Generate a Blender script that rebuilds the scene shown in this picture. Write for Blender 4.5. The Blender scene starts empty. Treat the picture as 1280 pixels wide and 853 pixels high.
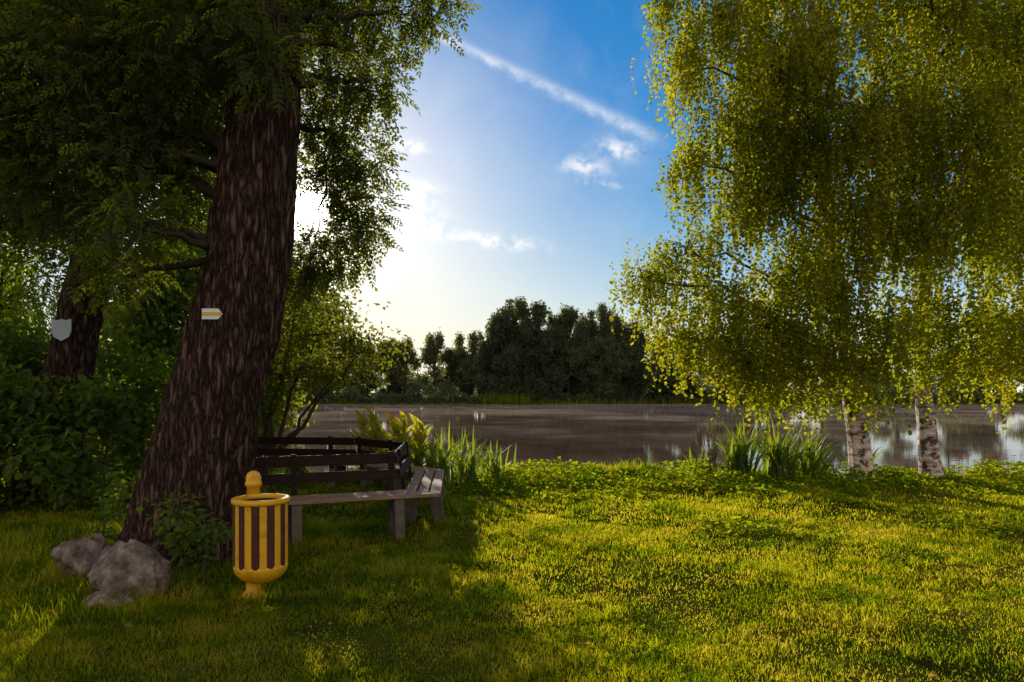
import bpy, math, numpy as np
from mathutils import Vector, noise as mnoise
rng = np.random.default_rng(11)
sc = bpy.context.scene
D = bpy.data

# ------------------------------------------------------------------ helpers
def empty(name, loc=(0,0,0)):
    e = D.objects.new(name, None); e.empty_display_size = .2
    sc.collection.objects.link(e); return e

def build(name, chunks, mat, parent=None, smooth=False):
    """chunks: list of (V(n,3), F(m,k), rnd(n) or None)"""
    vs=[];loops=[];starts=[];rn=[];off=0;ls=0
    for V,F,r in chunks:
        V=np.asarray(V,dtype=np.float32); F=np.asarray(F,dtype=np.int32)
        k=F.shape[1]
        vs.append(V); loops.append((F+off).ravel())
        starts.append(ls+np.arange(len(F))*k); ls+=F.size
        rn.append(np.full(len(V),.5,np.float32) if r is None else np.asarray(r,np.float32)); off+=len(V)
    V=np.concatenate(vs);L=np.concatenate(loops).astype(np.int32);S=np.concatenate(starts).astype(np.int32);R=np.concatenate(rn)
    me=D.meshes.new(name)
    me.vertices.add(len(V)); me.vertices.foreach_set('co',V.ravel())
    me.loops.add(len(L)); me.loops.foreach_set('vertex_index',L)
    me.polygons.add(len(S)); me.polygons.foreach_set('loop_start',S)
    a=me.attributes.new('rnd','FLOAT','POINT'); a.data.foreach_set('value',R)
    me.update(calc_edges=True)
    me.polygons.foreach_set('use_smooth',np.full(len(S),smooth))
    me.materials.append(mat)
    o=D.objects.new(name,me); sc.collection.objects.link(o)
    if parent: o.parent=parent
    return o

def norm(v): return v/np.maximum(np.linalg.norm(v,axis=-1,keepdims=True),1e-9)
def frames(d, up):
    x=norm(d); y=norm(np.cross(up,x)); z=np.cross(x,y)
    return np.stack([x,y,z],axis=-1)
def rand_dirs(n): return norm(rng.normal(size=(n,3)))
def scatter(T,pos,R,s,rnd):
    TV,TF=T; N=len(pos); n=len(TV)
    V=np.einsum('nij,kj->nki',R,TV)*s[:,None,None]+pos[:,None,:]
    F=(TF[None]+(np.arange(N)*n)[:,None,None]).reshape(-1,TF.shape[1])
    return V.reshape(-1,3),F,np.repeat(rnd,n)+np.tile(rng.uniform(-.06,.06,n),N)

def leaf(base,d,up,L,W,cup=.12):
    """six-point leaf: base, 2 shoulders, tip as two quads folded along the midrib"""
    d=norm(np.array(d,float)); y=norm(np.cross(up,d)); z=np.cross(d,y); b=np.array(base,float)
    p=[b, b+d*L*.35+y*W*.5+z*cup*W, b+d*L*.75+y*W*.33+z*cup*W*.6-z*L*.04, b+d*L-z*L*.12,
       b+d*L*.75-y*W*.33+z*cup*W*.6-z*L*.04, b+d*L*.35-y*W*.5+z*cup*W]
    return p,[[0,1,2,3],[0,3,4,5]]
def leaf1(base,d,up,L,W):
    d=norm(np.array(d,float)); y=norm(np.cross(up,d)); z=np.cross(d,y); b=np.array(base,float)
    return [b,b+d*L*.4+y*W*.5,b+d*L-z*L*.15,b+d*L*.4-y*W*.5],[[0,1,2,3]]
def tpl(leaves):
    V=[];F=[]
    for p,f in leaves:
        o=len(V); V+=p; F+=[[i+o for i in q] for q in f]
    return np.array(V),np.array(F)
def pinnate(n=4,L=.26,l=.085,w=.034):
    ls=[]
    for i in range(n):
        t=.25+.65*i/(n-1) if n>1 else .5
        for s in (1,-1):
            b=(L*t,0,-.25*L*t*t); d=(.62,s*.78,-.2+rng.uniform(-.15,.1))
            ls.append(leaf1(b,d,np.array([rng.uniform(-.2,.2),rng.uniform(-.2,.2),1]),l*(1-.25*abs(t-.55)),w*1.15))
    ls.append(leaf1((L,0,-.25*L),(1,0,-.5),np.array([0,0,1.]),l,w*1.15))
    return tpl(ls)
def cluster(n=9,r=.12,l=.07,w=.045,flat=.5,one=False):
    ls=[]
    for i in range(n):
        p=rng.normal(size=3)*r*np.array([1,1,flat]); d=norm(rng.normal(size=3)+p/r*.6-np.array([0,0,.35]))
        ls.append((leaf1 if one else leaf)(p,d,norm(np.array([0,0,1.])+rng.normal(size=3)*.5),l*rng.uniform(.7,1.2),w))
    return tpl(ls)
def strand(n=20,L=.7,l=.05,w=.036):
    ls=[];sw=rng.normal(size=2)*.12
    for i in range(n):
        t=(i+.5)/n; p=np.array([sw[0]*t*t+.02*math.sin(9*t),sw[1]*t*t,-L*t])+rng.normal(size=3)*.025
        a=rng.uniform(0,6.28); d=norm(np.array([math.cos(a),math.sin(a),-1.1]))
        ls.append(leaf1(p,d,rand_dirs(1)[0],l*rng.uniform(.7,1.15),w))
    return tpl(ls)
def quads(n=6,r=.5,s=.4):
    V=[];F=[]
    for i in range(n):
        p=rng.normal(size=3)*r*.5; a=norm(rng.normal(size=3)); b=norm(np.cross(a,rng.normal(size=3)))
        k=s*rng.uniform(.6,1.2); o=len(V)
        V+=[p+a*k*.6,p+b*k*.4,p-a*k*.5,p-b*k*.35]; F.append([o,o+1,o+2,o+3])
    return np.array(V),np.array(F)

def tube(pts,rad,sides=6):
    pts=np.array(pts,float); rad=np.array(rad,float)
    if len(rad)!=len(pts): rad=np.interp(np.linspace(0,1,len(pts)),np.linspace(0,1,len(rad)),rad)
    d=norm(np.gradient(pts,axis=0)); ref=np.array([.3,.9,.1])
    y=norm(np.cross(d,ref)); z=np.cross(d,y)
    a=np.arange(sides)/sides*2*math.pi
    V=(pts[:,None,:]+rad[:,None,None]*(np.cos(a)[None,:,None]*y[:,None,:]+np.sin(a)[None,:,None]*z[:,None,:])).reshape(-1,3)
    n=len(pts)
    i=np.arange(n-1)[:,None]*sides; j=np.arange(sides)[None]; j2=(j+1)%sides
    F=np.stack([i+j,i+j2,i+sides+j2,i+sides+j],-1).reshape(-1,4)
    return V,F,None

def limb(a,b,r0,r1,sag=.15,sides=6,n=8):
    a=np.array(a,float);b=np.array(b,float);L=np.linalg.norm(b-a)
    t=np.linspace(0,1,n)[:,None]
    P=a+(b-a)*t; P[:,2]+=np.sin(t[:,0]*math.pi)*L*sag
    P[1:-1]+=rng.normal(size=(n-2,3))*L*.018
    return tube(P,np.linspace(r0,r1,n),sides)

def clumps(blobs,dens,csig,per,mn=6):
    """cluster centres inside ellipsoids, biased outward"""
    C=[];O=[]
    for i,b in enumerate(blobs):
        c=np.array(b[:3]); r=np.array(b[3:6]) if len(b)>=6 else np.array([b[3]]*3)
        n=max(mn,int(dens*r[0]*r[1]*r[2]*4.19))
        u=rand_dirs(n)*(rng.uniform(0,1,n)**.5)[:,None]
        C.append(c+u*r); O+= [i]*n
    C=np.concatenate(C);O=np.array(O)
    P=np.repeat(C,per,axis=0)+rng.normal(size=(len(C)*per,3))*csig
    ci=np.repeat(np.arange(len(C)),per)
    return C,O,P,ci

# ------------------------------------------------------------------ materials
def mat_new(name):
    m=D.materials.new(name); m.use_nodes=True; nt=m.node_tree; nt.nodes.clear()
    out=nt.nodes.new('ShaderNodeOutputMaterial'); return m,nt,out
def N(nt,t,**k):
    n=nt.nodes.new(t)
    for a,b in k.items():
        if a in n.inputs.keys(): n.inputs[a].default_value=b
        else: setattr(n,a,b)
    return n
def ramp(nt,stops):
    r=nt.nodes.new('ShaderNodeValToRGB'); e=r.color_ramp.elements
    while len(e)<len(stops): e.new(.5)
    for x,(p,c) in zip(e,stops):
        x.position=p; x.color=(*c,1) if len(c)==3 else c
    return r
def foliage_mat(name,stops,tstops,mix=.5,gloss=.0,rough=.45,patch=None):
    m,nt,out=mat_new(name); l=nt.links
    at=N(nt,'ShaderNodeAttribute',attribute_name='rnd')
    src=at.outputs['Fac']
    if patch:
        g=N(nt,'ShaderNodeNewGeometry'); nz=N(nt,'ShaderNodeTexNoise',Scale=patch,Detail=3.0,Roughness=.65)
        l.new(g.outputs['Position'],nz.inputs['Vector'])
        ma=N(nt,'ShaderNodeMath',operation='MULTIPLY_ADD'); ma.inputs[1].default_value=3.6; ma.inputs[2].default_value=-1.8
        l.new(nz.outputs['Fac'],ma.inputs[0])
        ad=N(nt,'ShaderNodeMath',operation='ADD',use_clamp=True); l.new(ma.outputs[0],ad.inputs[0]); l.new(src,ad.inputs[1]); src=ad.outputs[0]
    r1=ramp(nt,stops); r2=ramp(nt,tstops)
    l.new(src,r1.inputs[0]); l.new(src,r2.inputs[0])
    p=N(nt,'ShaderNodeBsdfDiffuse')
    t=N(nt,'ShaderNodeBsdfTranslucent'); mx=N(nt,'ShaderNodeMixShader'); mx.inputs[0].default_value=mix
    l.new(r1.outputs[0],p.inputs['Color']); l.new(r2.outputs[0],t.inputs['Color'])
    l.new(p.outputs[0],mx.inputs[1]); l.new(t.outputs[0],mx.inputs[2]); o=mx.outputs[0]
    if gloss:
        gb=N(nt,'ShaderNodeBsdfGlossy',Roughness=rough); m2=N(nt,'ShaderNodeMixShader'); m2.inputs[0].default_value=gloss
        l.new(o,m2.inputs[1]); l.new(gb.outputs[0],m2.inputs[2]); o=m2.outputs[0]
    l.new(o,out.inputs[0])
    return m
def surf_mat(name,stops,scale=(5,5,5),nscale=1.0,rough=.8,bump=.3,bdist=.02,detail=8,vor=None,spec=.3,coord='Object'):
    m,nt,out=mat_new(name); l=nt.links
    tc=N(nt,'ShaderNodeTexCoord'); mp=N(nt,'ShaderNodeMapping'); mp.inputs['Scale'].default_value=scale
    l.new(tc.outputs[coord],mp.inputs[0])
    nz=N(nt,'ShaderNodeTexNoise',Scale=nscale,Detail=float(detail),Roughness=.65); l.new(mp.outputs[0],nz.inputs['Vector'])
    r=ramp(nt,stops); h=nz.outputs['Fac']
    if vor:
        v=N(nt,'ShaderNodeTexVoronoi',feature='DISTANCE_TO_EDGE',Scale=vor); 
        ad=N(nt,'ShaderNodeVectorMath',operation='MULTIPLY_ADD'); l.new(nz.outputs['Color'],ad.inputs[0]); ad.inputs[1].default_value=(1.8,1.8,1.8); l.new(mp.outputs[0],ad.inputs[2]); l.new(ad.outputs[0],v.inputs['Vector'])
        mr=N(nt,'ShaderNodeMapRange'); mr.inputs['From Max'].default_value=.3; l.new(v.outputs['Distance'],mr.inputs[0])
        mm=N(nt,'ShaderNodeMath',operation='MULTIPLY'); l.new(mr.outputs[0],mm.inputs[0]); l.new(nz.outputs['Fac'],mm.inputs[1])
        m2=N(nt,'ShaderNodeMath',operation='MULTIPLY_ADD'); m2.inputs[1].default_value=1.3; m2.inputs[2].default_value=.1; l.new(mm.outputs[0],m2.inputs[0]); h=m2.outputs[0]
    l.new(h,r.inputs[0])
    p=N(nt,'ShaderNodeBsdfPrincipled'); p.inputs['Roughness'].default_value=rough; p.inputs['Specular IOR Level'].default_value=spec
    b=N(nt,'ShaderNodeBump',Strength=bump,Distance=bdist); l.new(h,b.inputs['Height']); l.new(b.outputs[0],p.inputs['Normal'])
    l.new(r.outputs[0],p.inputs['Base Color']); l.new(p.outputs[0],out.inputs[0])
    return m

M_ash=foliage_mat('ash_leaf',[(0,(.014,.026,.008)),(1,(.045,.062,.014))],[(0,(.14,.19,.012)),(1,(.46,.48,.03))],.45,gloss=.01)
M_alder=foliage_mat('alder_leaf',[(0,(.022,.038,.011)),(1,(.065,.085,.018))],[(0,(.14,.18,.012)),(1,(.48,.48,.03))],.46)
M_birch=foliage_mat('birch_leaf',[(0,(.035,.052,.012)),(.7,(.08,.092,.015)),(1,(.13,.10,.02))],[(0,(.28,.36,.010)),(.7,(.68,.66,.02)),(1,(.84,.68,.03))],.52)
M_shrub=foliage_mat('shrub_leaf',[(0,(.026,.05,.010)),(1,(.065,.105,.018))],[(0,(.2,.3,.012)),(1,(.5,.58,.03))],.42,gloss=.012)
M_willow=foliage_mat('willow_leaf',[(0,(.08,.12,.015)),(1,(.13,.16,.02))],[(0,(.5,.62,.02)),(1,(.75,.8,.03))],.5)
M_far=foliage_mat('distant_leaf_haze_tint',[(0,(.07,.082,.054)),(1,(.14,.15,.08))],[(0,(.15,.175,.06)),(1,(.46,.48,.14))],.5)  # aerial haze put into the leaf colour: lighter and greyer
M_grass=foliage_mat('grass_blade',[(0,(.022,.040,.004)),(.5,(.062,.074,.006)),(1,(.13,.10,.02))],[(0,(.25,.38,.006)),(.5,(.80,.76,.010)),(1,(1.0,.82,.05))],.55,patch=1.6)
M_weed=foliage_mat('groundcover_leaf',[(0,(.025,.062,.007)),(1,(.075,.105,.01))],[(0,(.34,.5,.01)),(1,(.80,.80,.02))],.5,patch=.8)
M_spike=foliage_mat('iris_leaf',[(0,(.03,.06,.015)),(1,(.08,.11,.02))],[(0,(.25,.4,.015)),(1,(.62,.66,.03))],.45,gloss=.04)
M_canna=foliage_mat('canna_leaf',[(0,(.04,.08,.015)),(.6,(.12,.13,.02)),(1,(.20,.06,.02))],[(0,(.35,.48,.02)),(.7,(.8,.7,.03)),(1,(.75,.35,.03))],.5)
M_twig=surf_mat('twig_bark',[(0,(.03,.02,.015)),(1,(.085,.06,.045))],nscale=6,spec=.1)
M_bark=surf_mat('ash_bark',[(.12,(.022,.011,.008)),(.42,(.11,.056,.039)),(.9,(.25,.14,.095))],scale=(14,14,2.0),nscale=1.3,rough=.92,bump=1.0,bdist=.06,vor=1.4,detail=12,spec=.12)
M_rock=surf_mat('rock_stone',[(.30,(.040,.028,.022)),(.5,(.18,.128,.10)),(.70,(.40,.30,.24))],nscale=1.6,rough=.88,bump=.9,bdist=.05,detail=14,spec=.15)
M_seat=surf_mat('weathered_wood',[(.2,(.11,.060,.034)),(.8,(.36,.235,.15))],scale=(4,4,30),nscale=2,rough=.65,bump=.3,bdist=.004,spec=.08)
M_back=surf_mat('dark_stained_wood',[(.2,(.010,.005,.004)),(.8,(.042,.019,.012))],scale=(4,4,30),nscale=2,rough=.6,bump=.3,bdist=.004,spec=.06)
M_conc=surf_mat('concrete',[(.2,(.06,.046,.035)),(.8,(.17,.13,.10))],nscale=3,rough=.9,bump=.4,bdist=.01,spec=.08)
M_yel=surf_mat('yellow_paint',[(.25,(.40,.16,.008)),(.45,(.74,.36,.01)),(.8,(.80,.42,.015))],nscale=2.5,rough=.45,bump=.12,bdist=.003,spec=.35)
M_brn=surf_mat('brown_paint',[(.2,(.045,.012,.010)),(.8,(.11,.032,.024))],nscale=3,rough=.5,bump=.1,bdist=.003,spec=.25)
M_dark=surf_mat('bin_inside',[(0,(.01,.01,.01)),(1,(.03,.03,.025))])
M_white=surf_mat('white_paint',[(.2,(.7,.7,.68)),(.8,(.82,.82,.8))],nscale=4,bump=.05)
M_shield=surf_mat('grey_enamel',[(.2,(.42,.45,.47)),(.8,(.62,.65,.68))],nscale=4,bump=.05)
M_sy=surf_mat('sign_yellow',[(0,(.8,.40,.02)),(1,(.8,.45,.03))],bump=.02)

# birch bark
m,nt,out=mat_new('birch_bark'); l=nt.links
tc=N(nt,'ShaderNodeTexCoord'); mp=N(nt,'ShaderNodeMapping'); mp.inputs['Scale'].default_value=(2.5,2.5,9); l.new(tc.outputs['Object'],mp.inputs[0])
nz=N(nt,'ShaderNodeTexNoise',Scale=1.4,Detail=6.0,Roughness=.7); l.new(mp.outputs[0],nz.inputs['Vector'])
n2=N(nt,'ShaderNodeTexNoise',Scale=5.0,Detail=6.0,Roughness=.65); l.new(tc.outputs['Object'],n2.inputs['Vector'])
r=ramp(nt,[(.36,(.05,.03,.025)),(.44,(.48,.32,.25)),(.58,(.80,.64,.54))]); l.new(nz.outputs['Fac'],r.inputs[0])
r2=ramp(nt,[(.43,(.09,.05,.035)),(.50,(1,1,1))]); l.new(n2.outputs['Fac'],r2.inputs[0])
mx=N(nt,'ShaderNodeMixRGB',blend_type='MULTIPLY'); mx.inputs[0].default_value=.95; l.new(r.outputs[0],mx.inputs[1]); l.new(r2.outputs[0],mx.inputs[2])
p=N(nt,'ShaderNodeBsdfPrincipled'); p.inputs['Roughness'].default_value=.8; b=N(nt,'ShaderNodeBump',Strength=.6,Distance=.02)
l.new(n2.outputs['Fac'],b.inputs['Height']); l.new(b.outputs[0],p.inputs['Normal']); l.new(mx.outputs[0],p.inputs['Base Color']); l.new(p.outputs[0],out.inputs[0])
M_birchbark=m

# ground
m,nt,out=mat_new('lawn_soil'); l=nt.links
g=N(nt,'ShaderNodeNewGeometry')
n1=N(nt,'ShaderNodeTexNoise',Scale=.9,Detail=4.0); n2=N(nt,'ShaderNodeTexNoise',Scale=38.0,Detail=4.0,Roughness=.7)
l.new(g.outputs['Position'],n1.inputs['Vector']); l.new(g.outputs['Position'],n2.inputs['Vector'])
a=N(nt,'ShaderNodeMath',operation='ADD'); l.new(n1.outputs['Fac'],a.inputs[0]); l.new(n2.outputs['Fac'],a.inputs[1])
h=N(nt,'ShaderNodeMath',operation='MULTIPLY'); h.inputs[1].default_value=.5; l.new(a.outputs[0],h.inputs[0])
r=ramp(nt,[(.35,(.02,.026,.005)),(.5,(.05,.06,.008)),(.62,(.11,.095,.015)),(.75,(.15,.105,.035))]); l.new(h.outputs[0],r.inputs[0])
p=N(nt,'ShaderNodeBsdfDiffuse')
b=N(nt,'ShaderNodeBump',Strength=.8,Distance=.05); l.new(n2.outputs['Fac'],b.inputs['Height']); l.new(b.outputs[0],p.inputs['Normal'])
l.new(r.outputs[0],p.inputs['Color']); l.new(p.outputs[0],out.inputs[0]); M_ground=m

# water: brown pond with a dusty film that thins out towards the near bank
m,nt,out=mat_new('pond_water'); l=nt.links
g=N(nt,'ShaderNodeNewGeometry')
mp=N(nt,'ShaderNodeMapping'); mp.inputs['Scale'].default_value=(.10,.10,1); l.new(g.outputs['Position'],mp.inputs[0])
nf=N(nt,'ShaderNodeTexNoise',Scale=1.0,Detail=8.0,Roughness=.72); l.new(mp.outputs[0],nf.inputs['Vector'])
sy_=N(nt,'ShaderNodeSeparateXYZ'); l.new(g.outputs['Position'],sy_.inputs[0])
mr=N(nt,'ShaderNodeMapRange'); l.new(sy_.outputs['Y'],mr.inputs[0]); mr.inputs[1].default_value=15; mr.inputs[2].default_value=75; mr.inputs[3].default_value=-.16; mr.inputs[4].default_value=.09
adf=N(nt,'ShaderNodeMath',operation='ADD'); l.new(nf.outputs['Fac'],adf.inputs[0]); l.new(mr.outputs[0],adf.inputs[1])
mp2=N(nt,'ShaderNodeMapping'); mp2.inputs['Scale'].default_value=(.9,3.0,1); l.new(g.outputs['Position'],mp2.inputs[0])
nr=N(nt,'ShaderNodeTexNoise',Scale=1.0,Detail=4.0); l.new(mp2.outputs[0],nr.inputs['Vector'])
rf=ramp(nt,[(.30,(.01,.01,.01)),(.45,(.09,.09,.09)),(.64,(.36,.36,.36))]); l.new(adf.outputs[0],rf.inputs[0])
gl=N(nt,'ShaderNodeBsdfPrincipled'); gl.inputs['Base Color'].default_value=(.08,.046,.032,1); gl.inputs['Roughness'].default_value=.03; gl.inputs['IOR'].default_value=1.40
b=N(nt,'ShaderNodeBump',Strength=.05,Distance=.03); l.new(nr.outputs['Fac'],b.inputs['Height']); l.new(b.outputs[0],gl.inputs['Normal'])
fm=N(nt,'ShaderNodeBsdfDiffuse'); fm.inputs['Color'].default_value=(.50,.35,.28,1)
mx=N(nt,'ShaderNodeMixShader'); l.new(rf.outputs[0],mx.inputs[0]); l.new(gl.outputs[0],mx.inputs[1]); l.new(fm.outputs[0],mx.inputs[2]); l.new(mx.outputs[0],out.inputs[0]); M_water=m

# ------------------------------------------------------------------ terrain
def ss(a,b,x):
    t=np.clip((x-a)/(b-a),0,1); return t*t*(3-2*t)
def bank(x): return 12.7+.3*np.sin(.7*x)+.2*np.sin(1.9*x+1)
def far(x): return 117+3*np.sin(.08*x)+1.5*np.sin(.23*x+2)
def hgt(x,y):
    pond=ss(bank(x),bank(x)+1.1,y)*(1-ss(far(x)-2.5,far(x),y))*ss(-8.3-(y-13)*.33,-7.0-(y-13)*.33,x)*(1-ss(168,171,x))
    lawn=.025*np.sin(.9*x+.4)*np.sin(1.1*y)+.02*np.sin(2.3*x+y*1.7)+.06*ss(10,12.5,y)*(1-ss(13,20,y))
    return lawn-1.3*pond
xs=np.unique(np.concatenate([np.linspace(-2000,-120,16),np.linspace(-120,-14,50),np.linspace(-14,16,170),np.linspace(16,180,90),np.linspace(180,2000,16)]))
ys=np.unique(np.concatenate([np.linspace(-400,-6,16),np.linspace(-6,11,70),np.linspace(11,16,50),np.linspace(16,110,60),np.linspace(110,125,40),np.linspace(125,3000,30)]))
X,Y=np.meshgrid(xs,ys); Z=hgt(X,Y)
V=np.stack([X,Y,Z],-1).reshape(-1,3); nx=len(xs); i=(np.arange(len(ys)-1)*nx)[:,None]+np.arange(nx-1)[None]
F=np.stack([i,i+1,i+nx+1,i+nx],-1).reshape(-1,4)
build('ground',[(V,F,None)],M_ground,smooth=True)
build('pond_water',[(np.array([[-60,12,-.45],[175,12,-.45],[175,122,-.45],[-60,122,-.45]]),np.array([[0,1,2,3]]),None)],M_water)

# ------------------------------------------------------------------ grass
def blades(x,y,h,w,lean=.5):
    n=len(x); z=hgt(x,y); a=rng.uniform(0,6.283,n); la=rng.uniform(0,6.283,n); le=h*lean*rng.uniform(.1,1,n)
    wx=np.cos(a)*w/2; wy=np.sin(a)*w/2; tx=np.cos(la)*le; ty=np.sin(la)*le
    P=np.zeros((n,5,3)); 
    P[:,0]=np.stack([x-wx,y-wy,z-.005],1); P[:,1]=np.stack([x+wx,y+wy,z-.005],1)
    P[:,2]=np.stack([x+wx*.7+tx*.4,y+wy*.7+ty*.4,z+h*.6],1); P[:,3]=np.stack([x-wx*.7+tx*.4,y-wy*.7+ty*.4,z+h*.6],1)
    P[:,4]=np.stack([x+tx,y+ty,z+h*.9],1)
    r=np.clip(rng.normal(.42,.25,n),0,1)
    return [(P[:,:4].reshape(-1,3),np.arange(n*4).reshape(-1,4),np.repeat(r,4)),(P[:,[3,2,4]].reshape(-1,3),np.arange(n*3).reshape(-1,3),np.repeat(r,3))]
def pat_(x,y):
    return np.sin(1.7*x+.6*np.sin(2.1*y))*np.sin(1.9*y+.8*np.sin(1.3*x))+.5*np.sin(5.1*x+y)*np.sin(4.3*y-x)+.5*np.sin(11*x+3*np.sin(2*y))*np.sin(12.3*y+2*np.sin(3*x))
def grass_chunk(x0,x1,y0,y1,dens,h,w):
    n=int((x1-x0)*(y1-y0)*dens); x=rng.uniform(x0,x1,n); y=rng.uniform(y0,y1,n)
    pat=pat_(x,y)
    k=(y<bank(x)+.35)&(rng.uniform(0,1,n)<.75+.25*pat); x=x[k];y=y[k];pat=pat[k]
    hh=h*np.maximum(.4,1+.5*pat)*rng.uniform(.4,1.3,len(x))
    return blades(x,y,hh,w*rng.uniform(.7,1.3,len(x)),1.1)
ch=[]
ch+=grass_chunk(-4.2,4.2,2.8,5.5,6500,.036,.0055)
ch+=grass_chunk(-7.5,7.5,5.5,8.5,2800,.042,.008)
ch+=grass_chunk(-10,13,8.5,13.2,1200,.055,.013)
def tufts(cx,cy,r,n,h,w):
    a=rng.uniform(0,6.28,n); q=r*np.sqrt(rng.uniform(0,1,n)); x=cx+q*np.cos(a); y=cy+q*np.sin(a)
    return blades(x,y,h*rng.uniform(.4,1.3,n),w*rng.uniform(.7,1.3,n),1.0)
for c in [(-3.2,6.7,1.1,2600,.14,.008),(-3.1,5.2,.7,1300,.12,.007),(-1.98,5.3,.22,240,.11,.007),(-2.1,7.2,.5,400,.12,.008),(-1.1,7.9,.5,400,.10,.008),(-4.6,6.6,1.2,2200,.15,.009)]:
    ch+=tufts(*c)
for k in range(150):   # scattered coarser tufts in the lawn
    y=rng.uniform(3.2,12); ch+=tufts(rng.uniform(-.6*y,.75*y),y,rng.uniform(.05,.16),60,rng.uniform(.05,.095),.007)
for k in range(60):
    x=rng.uniform(-6,13); ch+=tufts(x,bank(np.array(x))+rng.uniform(-.3,.35),.25,110,rng.uniform(.14,.28),.011)
build('grass',ch,M_grass)

# ground-cover weeds (clover-like) near the bank and in drifts
T=tpl([leaf1((0,0,.0),(math.cos(a),math.sin(a),.35),np.array([0,0,1.]),.05,.045) for a in (0,2.1,4.2)])
n=40000; x=rng.uniform(-3,12,n); y=rng.uniform(7.5,13.0,n)
pat=np.sin(1.1*x+1)*np.sin(.9*x+1.2*y)+1.1*ss(9.8,11.4,y)+.4*np.sin(3*x)*np.sin(3.3*y)+rng.normal(0,.3,n)
k=(pat>.55)&(y<bank(x)+.2); x=x[k];y=y[k];pat=pat[k]
z=hgt(x,y)+rng.uniform(.02,.12,len(x))*(0.6+ss(10.5,12,y)*(1.1+.8*np.sin(2.3*x)))
R=frames(np.stack([np.cos(z*999),np.sin(z*999),rng.normal(0,.3,len(x))],1),norm(np.array([0,0,1.])+rng.normal(0,.5,(len(x),3))))
n2=9000; x2=rng.uniform(-4,4.5,n2);y2=rng.uniform(2.8,8,n2)
k=(np.sin(2.1*x2)*np.sin(1.7*y2+x2)+rng.normal(0,.3,n2)>.3); x2=x2[k];y2=y2[k]; z2=hgt(x2,y2)+rng.uniform(.015,.04,len(x2))
R2=frames(np.stack([np.cos(z2*999),np.sin(z2*999),rng.normal(0,.2,len(x2))],1),norm(np.array([0,0,1.])+rng.normal(0,.3,(len(x2),3))))
build('groundcover_plants',[scatter(T,np.stack([x,y,z],1),R,rng.uniform(.5,1.05,len(x)),rng.uniform(0,1,len(x))),
   scatter(T,np.stack([x2,y2,z2],1),R2,rng.uniform(.3,.5,len(x2)),rng.uniform(0,.8,len(x2)))],M_weed)
n=420; y=3+9*rng.uniform(0,1,n)**.8; x=rng.uniform(-.7,.8,n)*y; z=hgt(x,y)+.035
build('fallen_leaves',[scatter(tpl([leaf((-.02,0,0),(1,0,0),np.array([0,0,1.]),.045,.03,.3)]),np.stack([x,y,z],1),frames(np.stack([np.cos(x*99),np.sin(x*99),rng.normal(0,.3,n)],1),norm(np.array([0,0,1.])+rng.normal(0,.5,(n,3)))),rng.uniform(.6,1.2,n),rng.uniform(0,1,n))],
  foliage_mat('dry_leaf',[(0,(.12,.06,.02)),(1,(.30,.20,.05))],[(0,(.3,.15,.03)),(1,(.6,.4,.06))],.4))

# ------------------------------------------------------------------ trunk builder with ridged bark
def bark_trunk(path,rad,sides=110,rows=260,ridge=.05,flare=None,seed=0):
    path=np.array(path,float); t=path[:,2]; zz=np.linspace(t[0],t[-1],rows)
    from_t=lambda c:np.interp(zz,t,c)
    cx=from_t(path[:,0]);cy=from_t(path[:,1]);r=from_t(np.array(rad,float))
    for _ in range(30):
        for c in (cx,cy,r): c[1:-1]=(c[:-2]+2*c[1:-1]+c[2:])/4
    V=np.zeros((rows,sides,3))
    for j in range(sides):
        a=2*math.pi*j/sides; ca,sa=math.cos(a),math.sin(a)
        for i in range(rows):
            R=r[i]; z=zz[i]
            n1=mnoise.noise((ca*R*11+seed,sa*R*11,z*1.5)); n2=mnoise.noise((ca*R*26,sa*R*26+seed,z*5)); n3=mnoise.noise((ca*1.3+seed,sa*1.3,z*.7))
            rr=R*(1+.10*n3)+ridge*(abs(n1)*1.3-.35)+ridge*.45*n2
            if flare: rr+=flare*math.exp(-z/.28)*(.55+.45*math.cos(a*5+seed+.6*math.sin(2*a)))
            V[i,j]=(cx[i]+ca*rr,cy[i]+sa*rr,z)
    i=np.arange(rows-1)[:,None]*sides; j=np.arange(sides)[None]; j2=(j+1)%sides
    F=np.stack([i+j,i+j2,i+sides+j2,i+sides+j],-1).reshape(-1,4)
    return V.reshape(-1,3),F,None

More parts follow.
